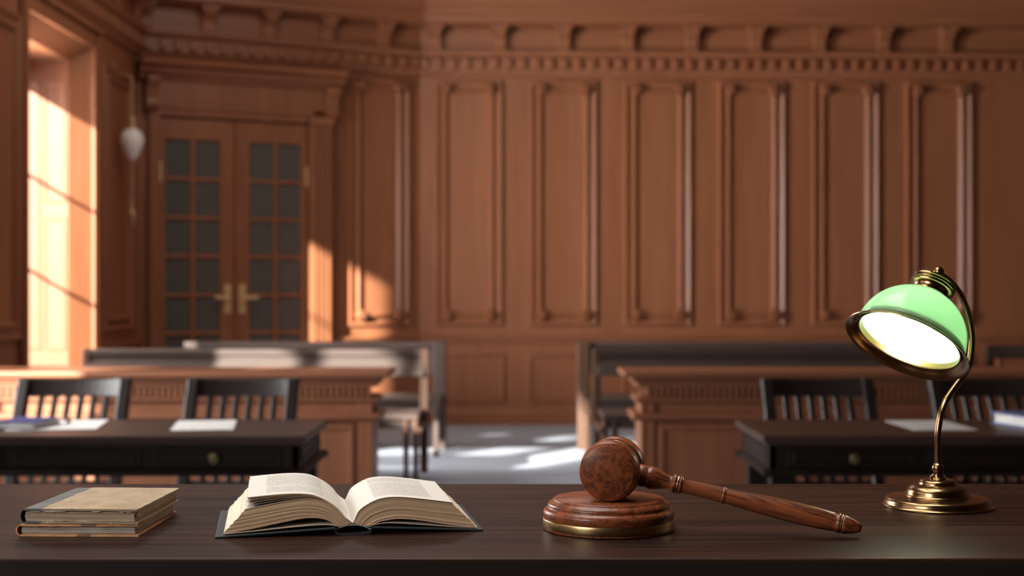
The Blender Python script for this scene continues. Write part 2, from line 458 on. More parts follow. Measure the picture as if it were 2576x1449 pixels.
# mouldings that run along the walls: chair rail, baseboard, cornice
RAIL = [(0,.785),(-.03,.79),(-.03,.815),(-.05,.822),(-.055,.84),(-.03,.848),(-.02,.86),(0,.86)]
BASE = [(0,0),(-.03,0),(-.03,.12),(-.022,.135),(-.01,.15),(0,.15)]
CORN = [(0,3.33),(-.03,3.335),(-.045,3.37),(-.055,3.38),(-.055,3.50),(-.095,3.515),(-.115,3.545),(-.115,3.56),(-.045,3.565),(-.045,3.79),(-.20,3.795),
        (-.235,3.81),(-.235,3.87),(-.265,3.885),(-.27,3.93),(-.31,3.96),(-.35,4.03),(-.36,4.08),(-.42,4.13),(-.46,4.25),(-.46,4.59),(0,4.59)]
def run(name, loc, rz, x0, x1, prof, mat=M['wallx']):
    return wallroot(MB().prism(prof, x0, x1, 'x').build(name, mat, smooth=25), loc, rz)
run('trim_4', B_LOC, B_RZ, -.01, 7.2, RAIL); run('trim_5', A_LOC, A_RZ, 1.77, ULEN+.01, RAIL)
run('baseboard_back', B_LOC, B_RZ, -.01, 7.2, BASE); run('baseboard_corner', A_LOC, A_RZ, 1.77, ULEN+.01, BASE)
run('baseboard_left', (XL,0,0), R(90), 11.19, 12.4, BASE)
run('trim_6', (XL,0,0), R(90), 11.19, 12.4, RAIL)
cb_ = run('trim_7', B_LOC, B_RZ, -.1, 7.2, CORN); ca_ = run('trim_8', A_LOC, A_RZ, -.1, ULEN+.1, CORN); cl_ = run('trim_9', (XL,0,0), R(90), 8.75, 12.5, CORN)
def dentils(root, x0, x1, pitch=.133):
    m = MB(); x = x0
    while x < x1:
        m.box(x,x+.058,-.092,-.05,3.395,3.49); x += pitch
    m.build('dentil_course', M['wall'], root, bevel=.006)
dentils(cb_, .02, 6.6); dentils(ca_, .05, ULEN-.05); dentils(cl_, 8.8, 12.35)
def corbel_mesh():
    m = MB()
    side = [(-.045,3.565),(-.085,3.565),(-.105,3.60),(-.10,3.64),(-.12,3.68),(-.17,3.715),(-.195,3.745),(-.19,3.76),(-.045,3.76)]
    m.prism(side, -.058, .058, 'x'); m.box(-.085,.085,-.205,-.045,3.757,3.795); m.box(-.07,.07,-.11,-.045,3.562,3.585)
    return m
cbl = corbel_mesh().build('corbel', M['wall'], cb_, bevel=.012)
cbl.location.x = .15
for k in range(1,9):
    c = cbl.copy(); COL.objects.link(c); c.parent = cb_; c.location.x = .15 + .612*k
for k in range(5):
    c = cbl.copy(); COL.objects.link(c); c.parent = ca_; c.location.x = .05 + .556*k
for k in range(6):
    c = cbl.copy(); COL.objects.link(c); c.parent = cl_; c.location.x = 9.1 + .6*k

# ------------------------------------------------------------------ double door in the corner wall
door = struct(empty('door_1', A_LOC, A_RZ))
cas = MB()
cas.box(.085,.19,-.05,.2,0,2.82).box(.10,.15,-.07,-.05,0,2.8)                       # left casing
for a,b,h in ((1.545,1.76,.10),(1.565,1.60,.13),(1.615,1.645,.13),(1.66,1.69,.13),(1.705,1.74,.13)): cas.box(a,b,-h,.2 if h==.10 else -.10,0,2.86)
cas.box(.085,1.545,-.05,.2,2.82,2.90).box(.06,1.60,-.07,0,2.88,2.93)
cas.box(.10,1.74,-.06,0,2.93,3.17)
cas.build('door_casing', M['wall'], door, bevel=.006)
cas = MB().prism([(0,3.13),(-.09,3.135),(-.10,3.16),(-.14,3.18),(-.16,3.22),(-.24,3.25),(-.25,3.29),(0,3.30)], .0, 1.86, 'x')
cas.build('door_cornice', M['wallx'], door, smooth=25)
for x in (.05,1.70):
    q = MB().prism([(0,2.84),(-.10,2.86),(-.15,2.90),(-.13,2.96),(-.15,3.04),(-.21,3.10),(-.22,3.14),(0,3.14)], x, x+.11, 'x')
    q.build('console_bracket', M['wall'], door, bevel=.012)
q = MB().box(1.535,1.77,-.15,-.09,2.80,2.87).build('pilaster_capital', M['wallx'], door, bevel=.01)
rows = [.60,.905,1.245,1.59,1.93,2.275,2.62]
def leaf(u0, u1, g0, g1, hx):
    m = MB(); y0, y1 = -.012, .035
    m.box(u0,g0,y0,y1,.02,2.81).box(g1,u1,y0,y1,.02,2.81).box(g0,g1,y0,y1,2.62,2.81).box(g0,g1,y0,y1,.02,.60)
    gm = (g0+g1)/2
    m.box(gm-.018,gm+.018,y0,y1-.01,.60,2.62)
    for z in rows[1:-1]: m.box(g0,g1,y0+.002,y1-.012,z-.017,z+.017)
    o = m.build('door_leaf', M['wall'], door, bevel=.004)
    MB().box(g0-.005,g1+.005,.012,.017,.6,2.62).build('glazing', M['doorglass'], o)
    h = MB(); s = 1 if hx > .867 else -1
    h.box(hx-.032,hx+.032,-.022,-.012,1.08,1.34)
    h.tube([(hx,-.02,1.22),(hx,-.07,1.22),(hx+s*.02,-.075,1.22),(hx+s*.13,-.075,1.225)], .014, 10)
    h.build('door_handle', M['doorbrass'], o, bevel=.003)
    for z in (2.33,):
        x = u0-.01 if s < 0 else u1+.01
        MB().box(x-.022,x+.022,-.03,-.01,z-.09,z+.09).build('hinge', M['doorbrass'], o, bevel=.003)
leaf(.195,.862,.244,.733,.80); leaf(.872,1.54,1.0,1.488,.935)

# ------------------------------------------------------------------ wall sconce
sc_ = thing('wall_sconce', 'hanging sconce with white teardrop globe and long brass drop beside the glazed doors', 'wall lamp', (-3.125,11.7,0))
Q = Matrix.Translation((0,0,2.50))
m = MB(); m.lathe([(0,-.155),(.022,-.15),(.04,-.12),(.075,-.06),(.096,0),(.098,.03),(.085,.075),(.055,.105),(.035,.115),(0,.115)], 32, 0, Q)
m.build('glass_globe', M['opal'], sc_, smooth=60)
m = MB(); m.lathe([(0,.105),(.045,.108),(.042,.13),(.028,.15),(.034,.17),(.03,.20),(.012,.22),(.008,.36),(0,.36)], 24, 0, Q); m.build('brass_cap', M['oldbrass'], sc_, smooth=40)
m = MB(); m.lathe([(0,-.14),(.026,-.145),(.024,-.17),(.014,-.19),(.017,-.3),(.012,-.42),(.012,-.54),(.030,-.57),(.034,-.60),(.022,-.64),(.024,-.67),(0,-.71)], 20, 0, Q); m.build('brass_drop', M['oldbrass'], sc_, smooth=40)
m = MB(); m.tube([(0,0,2.84),(0,0,3.0),(-.02,0,3.06),(-.145,0,3.07)], .008, 10); m.box(-.15,-.138,-.05,.05,2.97,3.17); m.build('wall_bracket', M['oldbrass'], sc_)

# ------------------------------------------------------------------ pews
def pew(label, x0, x1, yb, ends=(True,True), solid=False, group='spectator pews', low=.68):
    """faces the camera (-y); yb = depth of the back"""
    p = thing('pew', label, 'pew', (x0,yb,0), 0, group)
    L = x1-x0
    m = MB(); m.hexa([(0,-.02,low),(L,-.02,low),(L,.02,low),(0,.02,low)], [(0,.04,.82),(L,.04,.82),(L,.07,.82),(0,.07,.82)])
    m.build('backrest', M['pew'], p, bevel=.006)
    MB().box(0,L,.02,.085,.815,.868).build('top_rail', M['pew'], p, bevel=.012)
    m = MB(); m.box(0,L,-.56,.0,.42,.455); m.box(.01,L-.01,-.53,-.50,.36,.42)
    m.build('seat', M['pew'], p, bevel=.012)
    for x, on in ((0,ends[0]),(L,ends[1])):
        if not on: continue
        s = 1 if x == 0 else -1
        if solid:
            e = MB(); a, b = (x-.05, x+.05)
            e.prism([(-.05,0),(.10,0),(.11,.5),(.12,.875),(.0,.875),(-.02,.6)], a, b, 'x'); e.box(a+.02,b-.02,-.56,-.04,.34,.455); e.box(a+.03,b-.03,-.55,-.49,0,.35)
            e.build('end_panel', M['pewend'] if x0 > 0 else M['pew'], p, bevel=.008)  # left ends painted darker for their shade, right ends warmer for the light
        else:
            e = MB(); e.hexa([(x-.028,.0,0),(x+.028,.0,0),(x+.028,.06,0),(x-.028,.06,0)], [(x-.028,.02,.87),(x+.028,.02,.87),(x+.028,.09,.87),(x-.028,.09,.87)])
            e.build('rear_post', M['pewend'], p, bevel=.006)
            for dx in (.02,.085):
                e = MB().lathe([(0,0),(.012,0),(.017,.05),(.022,.36),(.022,.42),(0,.42)], 12, 0, Matrix.Translation((x+s*dx,-.53,0)))
                e.build('leg', M['pewend'], p, smooth=40)
            e = MB().box(x-.02,x+.02,-.55,.03,.33,.37); e.build('side_stretcher', M['pewend'], p, bevel=.004)
    n = max(1,int(L/1.3))
    for k in range(1,n):
        x = L*k/n
        MB().box(x-.02,x+.02,-.5,.05,0,.42).build('support_frame', M['pewend'], p, bevel=.005)
    return p
pew('dark wooden pew left of the aisle, front row, sunlit patches on its back', -3.0, -.62, 10.0, (True,True))
pew('dark wooden pew left of the aisle, second row below the glazed doors', -2.66, -.585, 11.5, (False,True), True, low=.60)
pew('dark wooden pew right of the aisle, front row behind the right counter', .60, 3.2, 10.0, (True,True))
pew('dark wooden pew right of the aisle, second row, its tall end panel catching light', .58, 3.68, 11.5, (True,True), True, low=.60)
p = thing('open_back_pew', 'open-backed dark pew at the far right, behind the lamp stem', 'pew', (3.93,11.75,0), 0, 'spectator pews')
MB().box(0,2,.02,.08,.72,.83).build('top_rail', M['pew'], p, bevel=.008)
MB().box(0,2,-.5,.02,.42,.455).build('seat', M['pew'], p, bevel=.008)
for x in (.03,.45,.90,1.35,1.97): MB().box(x-.03,x+.03,.02,.08,0 if x in (.03,1.97) else .44,.73).build('back_post', M['pewend'], p, bevel=.005)
for x in (.03,1.97): MB().box(x-.03,x+.03,-.5,-.44,0,.43).build('leg', M['pewend'], p, bevel=.005)

# ------------------------------------------------------------------ cherry counters (bar)
def counter(label, x0, x1, inner, D=.34):
    c = thing('wooden_counter', label, 'counter', (0,7.9,0), 0, 'panelled wooden counters')
    s = 1 if inner == x0 else -1
    MB().box(x0-.10,x1+.10,-.09,D+.06,.80,.834).build('counter_top', M['benchx'], c, bevel=.010, seg=3)
    m = MB(); m.box(x0,x1,0,D,0,.685); m.box(x0+.04,x1-.04,.035,D,.685,.80); m.build('body', M['bench'], c)
    m = MB(); m.box(x0-.05,x1+.05,-.05,D+.03,.772,.80).box(x0-.025,x1+.025,-.025,D+.02,.745,.772); m.build('top_moulding', M['benchx'], c, bevel=.008)
    m = MB(); x = x0
    while x < x1-.02:
        m.box(x,x+.021,-.022,.04,.690,.75); x += .0345
    m.box(x0-.004,x1+.004,-.008,D,.68,.69); m.build('dentil_band', M['bench'], c)
    m = MB().prism([(0,.655),(-.018,.66),(-.03,.672),(-.03,.682),(0,.686)], x0-.028, x1+.028, 'x'); m.box(x0-.028,x1+.028,0,D,.66,.684); m.build('upper_moulding', M['benchx'], c, bevel=.004)
    m = MB().prism([(0,.555),(-.03,.562),(-.045,.575),(-.045,.592),(-.02,.600),(0,.604)], x0-.045, x1+.045, 'x'); m.box(x0-.045,x1+.045,0,D,.56,.60); m.build('ledge_moulding', M['benchx'], c, bevel=.004)
    for xi in (x0,x1):
        q = 1 if xi == x0 else -1
        a, b = sorted((xi+q*.0, xi+q*.075))
        m = MB().box(a,b,-.016,.0,.0,.655); m.box(*sorted((xi+q*.0,xi+q*.02)),-.022,-.016,.0,.655); m.build('corner_pilaster', M['bench'], c, bevel=.006)
    n = 3; w_ = (x1-x0-.15)/n
    for k in range(n):
        a = x0+.075+w_*k
        MB().frame(a+.02,a+w_-.02,.10,.54,[(0,0),(.01,.016),(.03,.016),(.04,.003),(.05,.003)]).build('lower_panel', M['bench'], c, smooth=20)
    MB().box(x0-.02,x1+.02,-.025,D+.02,0,.08).build('plinth', M['benchx'], c, bevel=.006)
counter('orange-brown panelled counter with dentil band on the left, behind the left table', -3.05, -.775, -.775)
counter('orange-brown panelled counter with dentil band on the right, behind the right table', .715, 3.5, .715)

# ------------------------------------------------------------------ dark tables
def table(label, x0, x1, side):
    t = thing('counsel_table', label, 'table', ((x0+x1)/2,5.45,0), 0, 'dark counsel tables')
    h = (x1-x0)/2; yf, yb = -.30, .30
    m = MB(); m.box(-h,h,-.325,.325,.728,.752); m.box(-h+.012,h-.012,-.313,.313,.715,.73)
    m.build('table_top', M['table'], t, bevel=.005, seg=3)
    m = MB(); a = h-.03
    m.box(-a,a,yf,yf+.02,.605,.716).box(-a,a,yb-.02,yb,.605,.716).box(-a,-a+.02,yf,yb,.605,.716).box(a-.02,a,yf,yb,.605,.716)
    m.build('apron', M['tablev'], t)
    m = MB(); prof = [(0,.603),(-.022,.606),(-.028,.616),(-.016,.626),(-.004,.632),(0,.632)]
    m.prism([(yf+p_[0],p_[1]) for p_ in prof], -a-.028, a+.028, 'x')
    m.prism([(yb-p_[0],p_[1]) for p_ in prof], -a-.028, a+.028, 'x')
    m.prism([(-a+p_[0],p_[1]) for p_ in prof], yf-.028, yb+.028, 'y'); m.prism([(a-p_[0],p_[1]) for p_ in prof], yf-.028, yb+.028, 'y')
    m.build('base_moulding', M['tablev'], t)
    n = 3; wd = .475; gap = .03
    for k in range(n):
        q = (a-.06-k*(wd+gap)-wd/2) * (1 if side == 'right' else -1)
        d = MB(); d.box(q-wd/2,q+wd/2,yf-.010,yf,.636,.708); d.frame(q-wd/2+.02,q+wd/2-.02,.648,.696,[(0,0),(.004,.006),(.010,.006),(.014,0)],False,0,yf-.010)
        o = d.build('drawer' if k == 0 else 'front_panel', M['tablev'], t, bevel=.003)
        if k == 0:
            Q = Matrix.Translation((q,yf-.010,.672)) @ Matrix.Rotation(R(90),4,'X')
            MB().lathe([(.010,0),(.010,.006),(.007,.012),(.016,.018),(.021,.026),(.019,.033),(.009,.037),(0,.038)], 24, 0, Q).build('knob', M['knob'], o, smooth=50)
    m = MB()
    for s in (-1,1):
        ins = MB().frame(yf+.05,yb-.05,.644,.704,[(0,0),(.006,.006),(.016,.006),(.022,.001)])
        v = [(s*(a - y_) if True else 0, x_, z_) for x_,y_,z_ in ins.v]
        mm = MB(); mm.add(v, ins.f); mm.build('end_panel', M['tablev'], t)
    for sx in (-1,1):
        for sy in (-1,1):
            x = sx*(a-.045); y = sy*.25
            l = MB().box(x-.038,x+.038,y-.038,y+.038,.50,.606)
            l.hexa([(x-.022,y-.022,0),(x+.022,y-.022,0),(x+.022,y+.022,0),(x-.022,y+.022,0)], [(x-.034,y-.034,.50),(x+.034,y-.034,.50),(x+.034,y+.034,.50),(x-.034,y+.034,.50)])
            l.build('leg', M['tablev'], t, bevel=.004)
    return t
table('long dark table on the left with loose papers and a book on it', -2.62, -.745, 'right')
table('long dark table on the right, behind the lamp, with a blue binder on it', .905, 2.78, 'left')

# ------------------------------------------------------------------ chairs
def chair_parts(root):
    W = .255; ZT = .878; ZS = .42
    def back_y(z):  # lean of the back
        t = max(0,(z-.40)); return .19 + .28*t + .36*t*t
    for s in (-1,1):
        x = s*(W-.026)
        m = MB(); zs = [0,.2,.40,.52,.64,.76,ZT]
        rings = []
        for z in zs:
            y = back_y(z) + (.06*(1-z/.40) if z < .40 else 0); q = .026; d = .032
            rings.append([(x-q,y-d,z),(x+q,y-d,z),(x+q,y+d,z),(x-q,y+d,z)])
        vs = [p for r in rings for p in r]; fs = [(3,2,1,0),tuple(len(vs)-4+k for k in range(4))]
        for k in range(len(rings)-1):
            for i in range(4): fs.append((k*4+i,k*4+(i+1)%4,k*4+4+(i+1)%4,k*4+4+i))
        m.add(vs, fs); m.build('back_post', M['chair'], root, bevel=.008, seg=3)
        MB().hexa([(x-.018,-.24,0),(x+.018,-.24,0),(x+.018,-.205,0),(x-.018,-.205,0)], [(x-.022,-.25,ZS-.03),(x+.022,-.25,ZS-.03),(x+.022,-.205,ZS-.03),(x-.022,-.205,ZS-.03)]).build('leg', M['chair'], root, bevel=.004)
        MB().box(x-.011,x+.011,-.21,.22,.16,.19).build('stretcher', M['chair'], root, bevel=.003)
    w = W-.05; n = 12
    def arc(x): return .035*(1-(x/w)**2)
    m = MB(); vs = []; fs = []
    for k in range(n+1):
        x = -w+2*w*k/n
        for z, d in ((.795,-.011),(.795,.011),(.868,.011),(.868,-.011)):
            vs.append((x, back_y(z)+arc(x)+d, z + (.010*(x/w)**2 if z > .8 else 0)))
    for k in range(n):
        for i in range(4): fs.append((k*4+i,k*4+(i+1)%4,k*4+4+(i+1)%4,k*4+4+i))
    fs += [(0,1,2,3),tuple(n*4+k for k in (3,2,1,0))]
    m.add(vs, fs); m.build('top_rail', M['chair'], root, bevel=.005)
    MB().box(-w,w,.19,.235,.405,.43).build('lower_rail', M['chair'], root, bevel=.005)
    for k in range(6):
        x = -w + 2*w*(k+1)/7
        m = MB(); zs = [.415,.52,.62,.71,.80]; vs = []; fs = []
        for z in zs:
            y = back_y(z)+arc(x)*((z-.415)/.4)
            for dx,dy in ((-.0135,-.007),(.0135,-.007),(.0135,.007),(-.0135,.007)): vs.append((x+dx,y+dy,z))
        fs = [(3,2,1,0),tuple(len(vs)-4+k2 for k2 in range(4))]
        for j in range(len(zs)-1):
            for i in range(4): fs.append((j*4+i,j*4+(i+1)%4,j*4+4+(i+1)%4,j*4+4+i))
        m.add(vs, fs); m.build('slat', M['chair'], root, bevel=.003)
    m = MB(); m.hexa([(-.245,-.27,ZS-.035),(.245,-.27,ZS-.035),(.225,.205,ZS-.035),(-.225,.205,ZS-.035)], [(-.25,-.275,ZS),(.25,-.275,ZS),(.23,.21,ZS),(-.23,.21,ZS)])
    m.build('seat', M['chair'], root, bevel=.010, seg=3)
CH = [(-1.985,6.12,R(2),'dark slat-backed chair behind the left table, nearer the bright window'),
      (-1.235,6.12,R(-1),'dark slat-backed chair behind the left table, nearer the aisle'),
      (1.395,6.12,R(0),'dark slat-backed chair behind the right table, nearer the aisle'),
      (2.165,6.12,R(1),'dark slat-backed chair behind the right table, behind the lamp stem and blue binder')]
c0 = thing('slat_back_chair', CH[0][3], 'chair', (CH[0][0],CH[0][1],0), CH[0][2], 'chairs behind the tables'); chair_parts(c0)
for x,y,a,l in CH[1:]:
    c = copy_tree(c0); c.location = (x,y,0); c.rotation_euler.z = a; c['label'] = l

# ------------------------------------------------------------------ papers and books on the tables
TZ = .752
def sheet(x, y, w, h, rz, label, dz=0.0, group='papers on the tables'):
    m = MB(); m.box(-w/2,w/2,-h/2,h/2,0,.0016)
    o = m.build('paper_sheet', M['paper']); o.location = (x,y,TZ+dz); o.rotation_euler.z = rz
    return tag(o, label, 'paper', group)
sheet(-1.195,5.53,.232,.40,R(9),'white sheet alone on the left table, in front of the chair nearer the aisle')
sheet(-1.705,5.53,.22,.40,R(9),'white sheet right of the navy book on the left table, topmost of two', .0018)
sheet(-1.83,5.52,.20,.40,R(9),'white sheet half under its neighbour, beside the navy book on the left table')
sheet(-2.12,5.55,.20,.36,R(9),'white sheet left of the navy book, at the edge of the photo')
sheet(1.625,5.53,.24,.40,R(1),'white sheet on the right table, behind the lamp stem')
def closed_book(root, w, d, h, cov, pages, spine='left', board=.003, over=.004):
    MB().box(0,w,0,d,0,board).build('back_cover', cov, root, bevel=.0008)
    MB().box(0,w,0,d,h-board,h).build('front_cover', cov, root, bevel=.0008)
    MB().box(over,w-over,over,d-over,board,h-board).build('page_block', pages, root)
    if spine == 'left': MB().box(-.002,over,0,d,0,h).build('spine', cov, root, bevel=.0015)
    else: MB().box(0,w,d-over,d+.003,0,h).build('spine', cov, root, bevel=.0015)
b = thing('hardback_book', 'navy hardback lying on the left table between white sheets', 'book', (-1.965,5.36,TZ+.0036), R(-6))
closed_book(b, .17, .24, .024, M['navy'], M['paper'])
b = thing('hardback_book', 'thick blue hardback binder at the right end of the right table', 'book', (2.275,5.60,TZ), R(180-15))
b.location = (1.89,5.62,TZ); b.rotation_euler.z = R(-76)
closed_book(b, .30, .22, .048, M['blue'], M['paper'], spine='far', board=.006, over=.012)
e = thing('eraser', 'small pink and white eraser standing on the paper beside the navy book', 'eraser', (-1.735,5.56,TZ+.0040), R(20))
MB().box(-.011,.011,-.007,.007,0,.014).build('white_half', M['white'], e, bevel=.003)
MB().box(-.011,.011,-.007,.007,.014,.027).build('pink_half', M['pink'], e, bevel=.003)

# ------------------------------------------------------------------ judge's desk
dk = thing('judge_desk', 'dark brown wooden desk across the whole foreground, carrying books, gavel and lamp', 'desk', (0,1.73,0))
MB().box(-1.3,1.3,-.282,.282,.966,DZ).build('desktop', M['desk'], dk, bevel=.0032, seg=4)
MB().box(-1.3,1.3,-.2828,-.281,.960,DZ-.0036).build('edge_band', M['tablev'], dk)
m = MB(); m.box(-1.22,1.22,-.23,.24,.86,.963); m.build('apron', M['desk'], dk, bevel=.003)
for s in (-1,1): MB().box(s*1.0-.2,s*1.0+.2,-.22,.23,0,.86).build('pedestal', M['desk'], dk, bevel=.004)

# ------------------------------------------------------------------ gavel and sound block
bx, by = .111, 1.632
blk = thing('sound_block', 'round burl-wood sound block with a brass band, under the gavel head', 'sound block', (bx,by,DZ))
m = MB().lathe([(0,0),(.0735,0),(.0747,.001),(.0747,.0030),(.0738,.0034),(.0736,.0127),(.0742,.0130),(.0749,.0155),(.0751,.019),(.0742,.0222),(.0722,.0240),
                (.0706,.0248),(.0700,.0262),(.0702,.0272),(.0694,.0295),(.0676,.0312),(.0652,.0322),(.0640,.0330),(.0636,.0345),(.0626,.0352),(0,.0352)], 96)
m.build('wooden_block', M['burl'], blk, smooth=45)
MB().lathe([(.0730,.0032),(.0752,.0033),(.0756,.0040),(.0756,.0118),(.0752,.0126),(.0730,.0128)], 96).build('brass_band', M['brass2'], blk, smooth=45)

HZ = .0352 + .0344
gv = thing('gavel', 'dark red wooden gavel, head on the sound block, handle sloping to the desk', 'gavel', (bx+.004,by-.006,DZ))
yaw = R(12)
ax = Vector((math.sin(yaw), math.cos(yaw), 0))
Hq = Matrix.Translation((0,0,HZ)) @ Matrix.Rotation(-yaw,4,'Z') @ Matrix.Rotation(R(-90),4,'X')
def half(s):
    P = [(0,.0360),(.0283,.0360),(.0291,.0356),(.0293,.0350),(.0302,.0345),(.0322,.0338),(.0333,.0322),(.0335,.0300),(.0331,.0288),(.0336,.0280),(.0343,.0262),
         (.0344,.0190),(.0340,.0168),(.0332,.0158),(.0328,.0148),(.0322,.0128),(.0298,.0118),(0,.0118)]
    return [(r,s*z) for r,z in P]
m = MB(); m.lathe(half(1), 96, 0, Hq); m.lathe(half(-1), 96, 0, Hq); m.build('head', M['burl'], gv, smooth=40)
MB().lathe([(0,-.0122),(.0306,-.0122),(.0310,-.0110),(.0300,-.0100),(.0300,.0100),(.0310,.0110),(.0306,.0122),(0,.0122)], 96, 0, Hq).build('head_band', M['brass2'], gv, smooth=40)
tipz = .0105; HLEN = .283
tip = Vector((math.cos(yaw)*.2755, -math.sin(yaw)*.2755, tipz)); ctr = Vector((0,0,HZ))
dirh = (tip-ctr).normalized()
Mq = Matrix.Translation(ctr) @ dirh.to_track_quat('Z','X').to_matrix().to_4x4()
k = 1/6440*1.0
HP = [(.0,.0275),(.0112,.028),(.0124,.0305),(.0126,.0365),(.0119,.0400),(.0117,.0408),(.0127,.0425),(.0130,.0452),(.0126,.0485),(.0112,.0540),(.0094,.0590),(.0081,.0640),
      (.0074,.0685),(.0082,.0696),(.0100,.0705),(.0108,.0722),(.0108,.0740),(.0099,.0750),(.0092,.0756),(.0092,.0776),(.0099,.0780),(.0104,.0792),(.0102,.0804),(.0090,.0812),(.0084,.0822),
      (.0083,.0900),(.0084,.1100),(.0087,.1270),(.0095,.1276),(.0098,.1290),(.0095,.1304),(.0087,.1310),(.0092,.1400),(.0102,.1600),(.0112,.1800),(.0118,.2000),(.0119,.2180),
      (.0115,.2360),(.0107,.2500),(.0100,.2550),(.0108,.2560),(.0112,.2574),(.0108,.2590),(.0100,.2596),(.0098,.2610),(.0102,.2616),(.0106,.2630),(.0104,.2650),
      (.0096,.2680),(.0080,.2740),(.0056,.2800),(.0040,.2820),(.0022,.2828),(0,.2830)]
ho = MB().lathe(HP, 64).build('handle', M['handle'], gv, smooth=50); ho.matrix_local = Mq
m = MB().lathe([(.0090,.0752),(.0101,.0755),(.0104,.0766),(.0101,.0777),(.0090,.0780)], 64, 0, Mq); m.build('handle_ring', M['brass2'], gv, smooth=50)
m = MB().lathe([(.0096,.2594),(.0104,.2596),(.0106,.2603),(.0104,.2610),(.0096,.2613)], 64, 0, Mq); m.build('tip_ring', M['brass2'], gv, smooth=50)

# ------------------------------------------------------------------ open book
ob = thing('open_book', 'thick hardback book lying open on the desk, charcoal cover and cream pages', 'book', (-.177,1.588,DZ), R(9.5))
NS = 30
def loft(name, bot, top, y0, y1, mats, layers=10, jit=.0006, parent=ob, smooth=30, edge_first=True):
    """pages between two cross-section curves (s,z), gutter first, fore-edge last. mats: head edge, fore-edge, upper side"""
    B = smooth_curve(bot, NS); T = smooth_curve(top, NS)
    m = MB(); rnd = [random.uniform(-jit,jit) for _ in range(layers+1)]; rf = [random.uniform(-jit,jit)*1.5 for _ in range(layers+1)]
    G = {}
    vs = []
    for side in (0,1):
        for i in range(NS):
            for j in range(layers+1):
                t = j/layers; p = B[i].lerp(T[i], t); s_ = p.x
                if i == NS-1: s_ += rf[j]*(1 if p.x > 0 else -1)
                y = (y0+rnd[j]) if side == 0 else (y1+rnd[j])
                G[side,i,j] = len(vs); vs.append((s_,y,p.y))
    fs = []; mi = []; uv = []
    def q(a,b,c,d,m_,u):
        fs.append((a,b,c,d)); mi.append(m_); uv.append(u)
    for i in range(NS-1):
        u0,u1 = i/(NS-1),(i+1)/(NS-1)
        for j in range(layers):
            v0,v1 = j/layers,(j+1)/layers
            q(G[0,i,j],G[0,i+1,j],G[0,i+1,j+1],G[0,i,j+1],0,[(u0,v0),(u1,v0),(u1,v1),(u0,v1)])
            q(G[1,i,j],G[1,i,j+1],G[1,i+1,j+1],G[1,i+1,j],0,[(u0,v0),(u0,v1),(u1,v1),(u1,v0)])
        q(G[0,i,layers],G[0,i+1,layers],G[1,i+1,layers],G[1,i,layers],2,[(u0,0),(u1,0),(u1,1),(u0,1)])
        q(G[0,i,0],G[1,i,0],G[1,i+1,0],G[0,i+1,0],2,[(2,2)]*4)
    for j in range(layers):
        v0,v1 = j/layers,(j+1)/layers; e = NS-1
        q(G[0,e,j],G[1,e,j],G[1,e,j+1],G[0,e,j+1],1,[(0,v0),(1,v0),(1,v1),(0,v1)])
        q(G[0,0,j],G[0,0,j+1],G[1,0,j+1],G[1,0,j],1,[(0,v0),(0,v1),(1,v1),(1,v0)])
    m.v = vs; m.f = [list(f) for f in fs]; m.m = mi; m.uv = {k_:u for k_,u in enumerate(uv)}
    return m.build(name, mats, parent, smooth=smooth)
PM = lambda top: [M['head_edge'], M['fore_edge'], top]
LT = [(-.0006,.0126),(-.0070,.0165),(-.0142,.0252),(-.027,.0361),(-.0438,.0408),(-.0567,.0410),(-.076,.0385),(-.119,.0310)]
LB = [(-.0170,.0085),(-.0200,.0105),(-.0245,.0140),(-.031,.0172),(-.0438,.0193),(-.063,.0180),(-.1146,.0085),(-.1430,.0042)]
loft('page_block', LB, LT, .004, .184, PM(M['sheet']), 14)
# loose leaves lifted off the left block
TOP = [(-.0006,.0128),(-.0077,.0178),(-.018,.0300),(-.0373,.0427),(-.054,.0468),(-.076,.0472),(-.098,.0458),(-.1165,.0443)]
LTc = smooth_curve(LT, 24); TOPc = smooth_curve(TOP, 24)
for n_, (f, th, ex) in enumerate([(1.0,.0014,0),(.82,.0005,.002),(.68,.0005,-.001),(.52,.0006,.0015),(.30,.0005,.003)]):
    cur = []
    for a,b_ in zip(LTc, TOPc):
        p_ = a.lerp(b_, f); cur.append((p_.x, p_.y))
    sx = (-.1165+ex-cur[0][0])/(cur[-1][0]-cur[0][0]); cur = [(cur[0][0]+(p_[0]-cur[0][0])*sx, p_[1]) for p_ in cur]
    lo = [(p_[0], p_[1]-th*min(1,i_/6)) for i_,p_ in enumerate(cur)]
    loft('lifted_leaf', lo[::2]+[lo[-1]], cur[::2]+[cur[-1]], .0035+.0006*n_, .1845, PM(M['print_l'] if n_ == 0 else M['sheet']), 3 if n_ == 0 else 1, .0002)
RT = [(-.0004,.0126),(.0022,.0180),(.0064,.0264),(.0167,.0337),(.031,.0388),(.0502,.0398),(.0786,.0366),(.112,.0318)]
RB = [(.0180,.0078),(.0205,.0095),(.0260,.0120),(.0348,.0144),(.0528,.0160),(.0786,.0130),(.1100,.0076),(.1405,.0036)]
loft('page_block', RB, RT, .004, .184, PM(M['print_r']), 14)
loft('lifted_leaf', [(.0064,.0262),(.0167,.0336),(.031,.0392),(.0502,.0404),(.0786,.0374),(.1118,.0326)], [(.0064,.0264),(.0167,.0339),(.031,.0396),(.0502,.0408),(.0786,.0378),(.1118,.0330)], .0038, .1842, PM(M['print_r']), 1, .0001)
